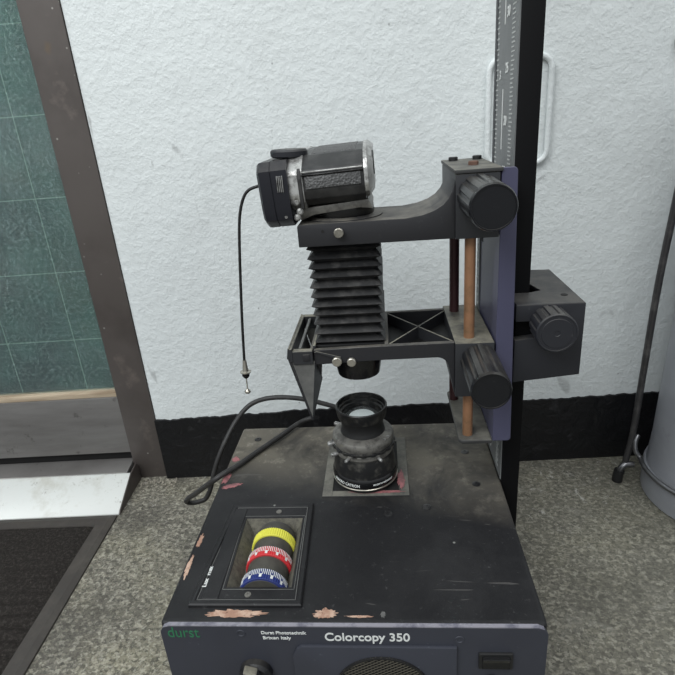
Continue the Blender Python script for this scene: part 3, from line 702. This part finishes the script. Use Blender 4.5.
lb = boxo('lower_block', block_m, T, 0.2986, 0.3385, 0.158, 0.281, 0.3380, 0.4000, bev=0.0012)
knob('focus_knob', lb, 0.3230, 0.3812 - 0.001, 0.1585, 0.0880, 0.0192, 12, taper=0.99, depth=0.07)
latheo('knob_shaft', block_m, lb, [(0.010, 0), (0.010, 0.008)], (0.3230, 0.164, 0.3802), (0, -1, 0), 24)
screwfront('clamp_screw', 0.1745, 0.3850, 0.0052, lao, LF)
screwfront('clamp_screw', 0.1900, 0.3838, 0.0048, lao, LF)
prismo('lens_lever', block_m, lao, [(0.1505, 0.3955), (0.1530, 0.3968), (0.1740, 0.3905), (0.1790, 0.3890), (0.1765, 0.3870), (0.1700, 0.3885)], 'y', LF - 0.0014, LF, 0.0003, 1)
# lens under the arm: barrel hanging below the board
latheo('copying_lens', gloss_m, T, [(0.0, 0), (0.026, 0), (0.0262, -0.010), (0.0250, -0.018), (0.0235, -0.0265), (0.0215, -0.0265), (0.018, -0.016), (0, -0.016)], (0.1955, 0.190, 0.3850), n=56)

# filter holder: shallow tray and V-shaped trough folded from sheet
fh = bmesh.new()
for s in ((0.1240, 0.1275, 0.158, 0.268), (0.1490, 0.1520, 0.166, 0.262)): box(fh, *s, 0.3860, 0.4015, 0.0005, 1)
box(fh, 0.1275, 0.1490, 0.158, 0.166, 0.3830, 0.3985, 0.0005, 1)
box(fh, 0.1275, 0.1490, 0.260, 0.268, 0.3860, 0.4015, 0.0005, 1)
fho = finish(fh, 'filter_tray', block_m, T, smooth=True)
V3 = [(0.1262, 0.3858), (0.1505, 0.3858), (0.1420, 0.3175)]
prismo('trough_front', sheet_m, fho, V3, 'y', 0.1600, 0.1612)
prismo('trough_back', sheet_m, fho, V3, 'y', 0.2640, 0.2652)
prismo('trough_side', arm_m, fho, [(0.1215, 0.3905), (0.1240, 0.3905), (0.1428, 0.3140), (0.1408, 0.3140)], 'y', 0.1590, 0.2660, 0.0003, 1)
prismo('rail_bead', block_m, fho, [(0.1210, 0.3900), (0.1245, 0.3900), (0.1245, 0.4020), (0.1230, 0.4020)], 'y', 0.158, 0.268)
boxo('tray_clip', arm_m, fho, 0.1385, 0.1460, 0.1568, 0.1582, 0.3875, 0.3950, bev=0.0008)
boxo('tray_slide', sheet_m, fho, 0.1335, 0.1365, 0.166, 0.260, 0.3955, 0.3995, bev=0.0005)

# clamp bracket wrapped round the column
bx0, bx1, by0, by1, bz0, bz1 = 0.3612, 0.4300, 0.170, 0.300, 0.3540, 0.4340
cb = bmesh.new()
prism(cb, [(bx0, 0.3470), (bx0, 0.3955), (0.3860, 0.3985), (0.3860, 0.4165), (bx0, 0.4165), (bx0, bz1), (bx1, bz1), (bx1, bz0)], 'y', by0, by0 + 0.012, 0.0009, 2)
prism(cb, [(0.4080, bz0 + 0.001), (0.4080, bz1), (bx1, bz1), (bx1, bz0)], 'y', by0 + 0.010, by1, 0.0009, 2)
prism(cb, [(bx0 + 0.0005, 0.3475), (bx0 + 0.0005, bz1), (0.410, bz1), (0.410, bz0)], 'y', 0.2925, 0.2995, 0.0009, 2)
prism(cb, [(0.4080, bz0 + 0.001), (0.4080, bz1), (bx1, bz1), (bx1, bz0)], 'y', by1 - 0.012, by1 - 0.0005, 0.0009, 2)
cbo = finish(cb, 'clamp_bracket', cast_m, T, smooth=True)
bm = bmesh.new()
prism(bm, [(bx0 + 0.0004, by0 + 0.0008), (bx0 + 0.0004, 0.2105), (0.3840, 0.2105), (0.3975, 0.2165), (0.3860, 0.2680), (0.3860, 0.2990), (0.4095, 0.2990), (bx1 - 0.001, 0.2965), (bx1 - 0.0008, by0 + 0.0008)], 'z', bz1 - 0.004, bz1 + 0.0006, 0.0004, 1)
finish(bm, 'bracket_top', cast_m, cbo, smooth=True)
latheo('oil_hole', dark_m, cbo, [(0, 0), (0.0036, 0), (0.0036, 0.0004), (0, 0.0004)], (0.4165, 0.197, bz1 + 0.0006), n=20)
knob('clamp_knob', cbo, 0.3945, 0.4140, by0, 0.1400, 0.0203, 14, mat=cast_m, taper=0.97, depth=0.07)
latheo('knob_cap', cast_m, cbo, [(0.0155, 0), (0.0150, 0.0006), (0.0030, 0.0006), (0.0026, 0.0002), (0, 0.0002)], (0.3945, 0.1406, 0.4140), (0, -1, 0), 40)
boxo('clamp_jaw', col_m, cbo, 0.3645, 0.3860, by0 + 0.013, 0.2000, 0.394, 0.418)
settle(T)

# ------------------------------------------------------------ enlarging lens standing on the base
LX, LY = 0.1930, 0.2235; RS = 1.2
Tl = thing('lens', 'black enlarging lens in a worn shutter standing face up on the copier base', 'lens', (LX, LY, BZ))
def lp(name, mat, prof, n=64, parent=Tl, rf=None): return latheo(name, mat, parent, [(a_r * RS, a_h) for a_r, a_h in prof], (LX, LY, BZ), n=n, radf=rf, angle=30)
lp('mount_flange', black_m, [(0.0, 0.0005), (0.0310, 0.0005), (0.0320, 0.004), (0.0325, 0.009), (0.0300, 0.010), (0, 0.010)])
rg_ = lp('engraved_ring', gloss_m, [(0.0300, 0.008), (0.0338, 0.009), (0.0345, 0.012), (0.0343, 0.019), (0.0330, 0.0215), (0.0300, 0.0215)])
lp('lower_barrel', hood_m, [(0.0330, 0.0210), (0.0325, 0.028), (0.0305, 0.044), (0.0300, 0.046), (0, 0.046)])
lp('chrome_line', chrome_m, [(0.0341, 0.0075), (0.0347, 0.0080), (0.0347, 0.0088), (0.0341, 0.0093)])
lp('shutter_ring', shutter_m, [(0.0280, 0.044), (0.0300, 0.045), (0.0316, 0.048), (0.0316, 0.053), (0.0302, 0.0555), (0.0312, 0.058), (0.0320, 0.062), (0.0320, 0.067), (0.0308, 0.0695), (0.0265, 0.0720), (0.0235, 0.0725), (0.0, 0.0725)])
def lugf(i, jj, q3): return q3 * (1.0 + (0.035 if i % 4 < 2 else 0.0))
lp('aperture_ring', hood_m, [(0.0305, 0.0535), (0.0322, 0.0545), (0.0322, 0.0575), (0.0305, 0.0585)], rf=lugf, n=80)
lp('neck', black_m, [(0.0235, 0.0715), (0.0225, 0.076), (0.0215, 0.080), (0.0222, 0.088), (0.0235, 0.092), (0.0, 0.092)], rf=None)
lp('lens_hood', hood_m, [(0.0225, 0.0905), (0.0246, 0.0920), (0.0254, 0.0950), (0.0262, 0.101), (0.0265, 0.106), (0.0258, 0.1072), (0.0247, 0.1068), (0.0237, 0.1010), (0.0228, 0.1005), (0.0222, 0.0975), (0.0205, 0.0965), (0.0198, 0.093), (0.0180, 0.0915), (0.0172, 0.0895)], n=72)
bm = bmesh.new()
pr = [(0.0212 * sin(radians(a)), 0.0900 + 0.0075 * (cos(radians(a)) - 0.0)) for a in range(90, -1, -10)]
lathe(bm, [(max(r, 0), h) for r, h in pr], (LX, LY, BZ), n=48, close=False); bmesh.ops.remove_doubles(bm, verts=bm.verts, dist=1e-7)
finish(bm, 'front_element', lens_m, Tl, smooth=True, angle=80)
for a, r, h, rad in ((196, 0.0345, 0.0585, 0.0032), (212, 0.035, 0.0500, 0.0026), (242, 0.0335, 0.0500, 0.0020), (300, 0.0335, 0.0500, 0.0020), (150, 0.032, 0.068, 0.0030)):
    dx, dy = cos(radians(a)), sin(radians(a))
    latheo('shutter_lever', wchrome_m, Tl, [(0, -0.004), (rad, -0.004), (rad, 0.0035), (rad * .7, 0.0045), (0, 0.0045)], (LX + dx * r * RS, LY + dy * r * RS, BZ + h), (dx, dy, 0), 16)
for a in (318, 330): 
    boxo('index_mark', wchrome_m, Tl, LX + cos(radians(a)) * 0.036 - 0.0016, LX + cos(radians(a)) * 0.036 + 0.0016, LY + sin(radians(a)) * 0.036 - 0.0007, LY + sin(radians(a)) * 0.036 + 0.0007, BZ + 0.0695, BZ + 0.0718)
# lettering round the ring, bent round the barrel
def ringtext(body, size, a_start, a_span, h):
    cu = bpy.data.curves.new('ring_lettering', 'FONT'); cu.body = body; cu.size = size; cu.extrude = 0.00015; cu.offset = 0.0001
    o = bpy.data.objects.new('ring_lettering', cu); C.objects.link(o); bpy.context.view_layer.update()
    me = bpy.data.meshes.new_from_object(o.evaluated_get(bpy.context.evaluated_depsgraph_get())); bpy.data.objects.remove(o)
    w_ = max(v.co.x for v in me.vertices)
    for v in me.vertices:
        a = radians(a_start + a_span * v.co.x / w_); r = 0.0346 * RS + v.co.z
        v.co = V(LX + cos(a) * r, LY + sin(a) * r, BZ + h + v.co.y)
    me.materials.clear(); me.materials.append(white_m); o = bpy.data.objects.new('ring_lettering', me); C.objects.link(o); o.parent = Tl
ringtext('MAKRO CATRON', 0.0054, 210, 52, 0.0130)
ringtext('MADE IN GERMANY', 0.0030, 285, 40, 0.0145)
settle(Tl)

# ------------------------------------------------------------ film camera on the upper arm
TC = thing('film_camera', 'worn black and silver film camera facing down on the upper arm', 'camera', (0.19, 0.205, 0.533))
latheo('lens_mount', gloss_m, TC, [(0, 0), (0.0315, 0), (0.0320, 0.002), (0.0315, 0.0085), (0.0290, 0.010), (0, 0.010)], (0.1895, 0.2050, 0.5333), n=64)
TILT = Matrix.Translation((0.19, 0.2, 0.56)) @ Matrix.Rotation(radians(2.2), 4, 'Y').inverted() @ Matrix.Translation((-0.19, -0.2, -0.56))
def cpart(bm, name, mat, parent=TC, smooth=True):
    bm.transform(TILT); return finish(bm, name, mat, parent, smooth=smooth)
# body cross-section (y, z), grip end facing the room
sec = [(0.172, 0.5490), (0.1620, 0.5560), (0.1600, 0.5640), (0.1610, 0.5790), (0.1640, 0.5835), (0.1860, 0.5950), (0.215, 0.5985), (0.272, 0.5985), (0.280, 0.5920), (0.280, 0.5560), (0.270, 0.5480)]
bm = bmesh.new(); prism(bm, sec, 'x', 0.1560, 0.2150, 0.0012, 2); body = cpart(bm, 'camera_body', cambl_m)
def off(sec_, d_, cy=0.22, cz=0.575): return [(y + (d_ if y > cy else -d_), z + (d_ * .6 if z > cz else -d_ * .6)) for y, z in sec_]
bm = bmesh.new(); prism(bm, [(0.1605, 0.5650), (0.1586, 0.5658), (0.1592, 0.5775), (0.1612, 0.5782)], 'x', 0.1585, 0.2115, 0.0004, 1); cpart(bm, 'leather_grip', leather_m, body)
bm = bmesh.new(); prism(bm, [(0.1600, 0.5806), (0.1594, 0.5811), (0.1602, 0.5821), (0.1612, 0.5818)], 'x', 0.1560, 0.2140, 0.0003, 1); cpart(bm, 'chrome_trim', wchrome_m, body)
bm = bmesh.new(); prism(bm, [(0.1600, 0.5770), (0.1585, 0.5778), (0.1583, 0.5792), (0.1605, 0.5796)], 'x', 0.1560, 0.2140, 0.0003, 1); cpart(bm, 'door_seam', gloss_m, body)
bm = bmesh.new(); prism(bm, [(0.1870, 0.5942), (0.1880, 0.5957), (0.214, 0.5990), (0.268, 0.5992), (0.268, 0.598), (0.215, 0.598)], 'x', 0.1640, 0.2080, 0.0006, 1); cpart(bm, 'film_back', leather_m, body)
# chrome top cover (right-hand end in the photo) with viewfinder window
sec2 = [(0.172, 0.5520), (0.1615, 0.5580), (0.1585, 0.5660), (0.1592, 0.5800), (0.1640, 0.5880), (0.1860, 0.5965), (0.216, 0.6000), (0.268, 0.6000), (0.281, 0.592), (0.281, 0.556), (0.268, 0.5520)]
bm = bmesh.new(); prism(bm, sec2, 'x', 0.2145, 0.2185, 0.0010, 2); cpart(bm, 'top_cover', wchrome_m)
sec3 = [(y + (0.220 - y) * 0.16, z + (0.580 - z) * 0.22) for y, z in sec2]
bm = bmesh.new()
v0 = [bm.verts.new((0.2184, y, z)) for y, z in sec2]; v1 = [bm.verts.new((0.2235, y, z)) for y, z in sec3]
bm.faces.new(v1)
for i in range(len(v0)): bm.faces.new((v0[i], v0[(i + 1) % len(v0)], v1[(i + 1) % len(v0)], v1[i]))
cpart(bm, 'prism_housing', wchrome_m)
bm = bmesh.new(); prism(bm, [(0.1760, 0.5720), (0.1760, 0.5880), (0.1900, 0.5930), (0.1900, 0.5700)], 'x', 0.2225, 0.2245, 0.0005, 1); cpart(bm, 'eyepiece', gloss_m)
# silver bottom cover (left-hand end) and motor winder
sec4 = [(y + (0.0015 if y > .22 else -0.0015), z + (0.0010 if z > .575 else -0.0025)) for y, z in sec]
bm = bmesh.new(); prism(bm, sec4, 'x', 0.1420, 0.1565, 0.0014, 2); cpart(bm, 'bottom_cover', wchrome_m)
bm = bmesh.new(); prism(bm, [(0.1580, 0.5480), (0.1570, 0.5760), (0.1600, 0.5860), (0.1600, 0.5480)], 'x', 0.1518, 0.1556, 0.0006, 1); cpart(bm, 'hinge_strip', cambl_m)
wsec = [(0.1680, 0.5320), (0.1560, 0.5400), (0.1545, 0.5500), (0.1560, 0.5860), (0.1650, 0.5940), (0.272, 0.5940), (0.282, 0.5840), (0.282, 0.5420), (0.272, 0.5320)]
bm = bmesh.new()
WX = [(0.1130, 0.0, 0.008), (0.1110, 0.0, 0.004), (0.1150, 0.0, 0.0), (0.1300, 0, 0.0), (0.1425, 0, 0.0)]
def wring(x, shr, sh_low):
    return [bm.verts.new((x + sh_low * 0 + (0.585 - z) * 0.02 * (1 if x < 0.14 else 0), y + (0.22 - y) * shr, z + (0.563 - z) * shr)) for y, z in wsec]
rings = [wring(0.1122, 0.16, 0), wring(0.1132, 0.08, 0), wring(0.1160, 0.01, 0), wring(0.1180, 0.0, 0), wring(0.1265, 0.0, 0), wring(0.1268, 0.012, 0), wring(0.1275, 0.012, 0), wring(0.1278, 0.0, 0), wring(0.1425, 0.0, 0)]
for a, b2 in zip(rings[:-1], rings[1:]):
    for i in range(len(a)): bm.faces.new((a[i], a[(i + 1) % len(a)], b2[(i + 1) % len(a)], b2[i]))
bm.faces.new(rings[0]); bm.faces.new(rings[-1][::-1])
wd = cpart(bm, 'motor_winder', winder_m)
for i in range(4): boxo('winder_rib', wchrome_m, wd, 0.1320 + i * 0.0017, 0.1328 + i * 0.0017, 0.1540, 0.1560, 0.5640, 0.5790, bev=0.0003, seg=1)
latheo('winder_screw', wchrome_m, wd, [(0.0016, 0), (0.0014, 0.0006), (0.0008, 0.0006), (0, 0.0003)], (0.1375, 0.1560, 0.5405), (0, -1, 0), 16)
bm = bmesh.new(); prism(bm, [(0.1480, 0.5350), (0.1480, 0.5465), (0.2160, 0.5495), (0.2200, 0.5400), (0.2080, 0.5420), (0.1620, 0.5395)], 'y', 0.1720, 0.2500, 0.0010, 2); cpart(bm, 'front_plate', shutter_m)
for x, z in ((0.1475, 0.5530), (0.1500, 0.5440), (0.1470, 0.5385)):
    latheo('strap_lug', wchrome_m, TC, [(0.0020, 0), (0.0034, 0.001), (0.0034, 0.0034), (0.0018, 0.005), (0, 0.005)], (x, 0.1640, z), (0.2, -1, 0), 14)
latheo('winder_dial', cast_m, TC, [(0.0160, 0), (0.0180, 0.0015), (0.0182, 0.0060), (0.0170, 0.0078), (0.010, 0.0080), (0, 0.0080)], (0.1400, 0.1950, 0.5925), (0.03, 0, 1), 60, lambda i, jj, q3: q3 * (1.012 if i % 2 and jj in (1, 2) else 1), angle=25)
settle(TC)

TR = thing('cable_release', 'thin black cable release with chrome plunger hanging from the camera winder', 'cable release', (0.056, 0.215, 0.319))
tubeo('cable', black_m, TR, [(0.1200, 0.2150, 0.5655), (0.1120, 0.2150, 0.5665), (0.1006, 0.2150, 0.5650), (0.0900, .215, 0.5615), (0.0835, 0.2150, 0.5540), (0.0780, 0.215, 0.5400), (0.0745, 0.215, 0.5230), (0.0700, 0.215, 0.4880), (0.0655, .215, 0.4470), (0.0612, 0.215, 0.4046), (0.0578, 0.215, 0.3660)], 0.00165, 12)
pc = V(0.0560, 0.215, 0.3190); axd = V(0.0018, 0, 0.044).normalized()
latheo('ferrule', chrome_m, TR, [(0.0, 0.0270), (0.0024, 0.0272), (0.0034, 0.0290), (0.0064, 0.0310), (0.0066, 0.0322), (0.0037, 0.0330), (0.0034, 0.0340), (0.0022, 0.0470), (0.0, 0.0470)], pc, axd, 24)
latheo('collar', gloss_m, TR, [(0, 0.0235), (0.0026, 0.0238), (0.0045, 0.0265), (0.0045, 0.0285), (0, 0.0285)], pc, axd, 24)
latheo('plunger', chrome_m, TR, [(0, 0.0030), (0.0030, 0.0032), (0.0038, 0.0045), (0.0034, 0.0065), (0.0012, 0.0085), (0.0008, 0.0100), (0.0008, 0.0245), (0, 0.0245)], pc, axd, 20)
settle(TR)

# ------------------------------------------------------------ thick black cord over the base and behind the machine
o = tubeo('power_cord', cord_m, None, [(0.1085, 0.360, 0.2000), (0.0890, 0.350, 0.1975), (0.0642, 0.3154, 0.1960), (0.0400, 0.283, 0.1945), (0.0190, 0.2500, 0.1945), (0.0010, 0.2260, 0.1950), (-0.0120, 0.2220, 0.1880), (-0.0353, 0.2400, 0.1633), (-0.0622, 0.2700, 0.1302), (-0.0830, 0.2880, 0.1080), (-0.0900, 0.2960, 0.0960), (-0.0840, 0.3010, 0.0895), (-0.0730, 0.3050, 0.0890), (-0.0640, 0.3090, 0.0915), (-0.0545, 0.3100, 0.1080),
      (-0.0460, 0.3120, 0.1320), (-0.0370, 0.3180, 0.1560), (-0.0240, 0.3300, 0.1820), (-0.0090, 0.3500, 0.2045), (0.0102, 0.3700, 0.2203), (0.0434, 0.3700, 0.2314), (0.0901, 0.3720, 0.2275), (0.1462, 0.3750, 0.2080), (0.1800, 0.380, 0.1850), (0.200, 0.390, 0.12), (0.205, 0.40, 0.02), (0.215, 0.41, 0.006), (0.26, 0.43, 0.005)], 0.0037, 14)
tag(o, 'thick black rubber cord looping over the copier and drooping past its left side', 'cord')

# ------------------------------------------------------------ metal drum and its tube stand
Td = thing('metal_drum', 'pale grey metal drum standing by the wall at the right edge', 'drum', (0.764, 0.412, 0))
DC = (0.764, 0.412, 0)
latheo('drum_shell', drum_m, Td, [(0.0, 0.003), (0.108, 0.003), (0.1140, 0.000), (0.1165, 0.003), (0.1170, 0.030), (0.1160, 0.040), (0.1125, 0.052), (0.1095, 0.10), (0.1060, 0.30), (0.1030, 0.55), (0.102, 0.62), (0.098, 0.63), (0, 0.63)], DC, n=96)
latheo('drum_hoop', drum_m, Td, [(0.1140, 0.0430), (0.1172, 0.0445), (0.1160, 0.048), (0.1130, 0.0500)], DC, n=96, close=False)
bm = bmesh.new(); a = radians(213)
tube(bm, [(DC[0] + 0.1115 * cos(a), DC[1] + 0.1115 * sin(a), 0.055), (DC[0] + 0.1063 * cos(a), DC[1] + 0.1063 * sin(a), 0.30)], 0.0008, 6)
finish(bm, 'seam', tube_m, Td)
settle(Td)
Ts = thing('tube_stand', 'dark bent tube stand with a ring round the metal drum and a rubber foot', 'stand', (0.62, 0.457, 0))
ROD = [(0.6445, 0.462, 0.470), (0.6360, 0.460, 0.330), (0.6345, 0.460, 0.100), (0.6290, 0.460, 0.042)]
ROD = [(0.690, 0.470, 1.0)] + ROD
tubeo('upright_tube', btube_m, Ts, [(0.6800, 0.4660, 0.95), (0.6468, 0.4600, 0.4704), (0.6400, 0.4600, 0.3450), (0.6372, 0.4600, 0.2000), (0.6350, 0.4600, 0.0950), (0.6292, 0.4600, 0.0370)], 0.0052, 14)
tubeo('foot_tube', tube_m, Ts, [(0.6420, 0.4560, 0.0330), (0.6330, 0.4570, 0.0330), (0.6255, 0.4565, 0.0310), (0.6205, 0.4560, 0.0230), (0.6190, 0.4560, 0.0100)], 0.0052, 14)
tubeo('rubber_foot', black_m, Ts, [(0.6196, 0.4560, 0.0220), (0.6180, 0.4560, 0.0100), (0.6178, 0.4560, 0.0002)], 0.0085, 18, sub=3)
Rr = 0.1235; pts = [(DC[0] + Rr * cos(radians(a)), DC[1] + Rr * sin(radians(a)), 0.0545) for a in range(165, 360 + 15, 6)]
tubeo('ring_tube', tube_m, Ts, [(0.6440, 0.4600, 0.0900), (0.6390, 0.4560, 0.0800), (0.6385, 0.4500, 0.0650)] + pts, 0.0040, 12, sub=4)
settle(Ts)
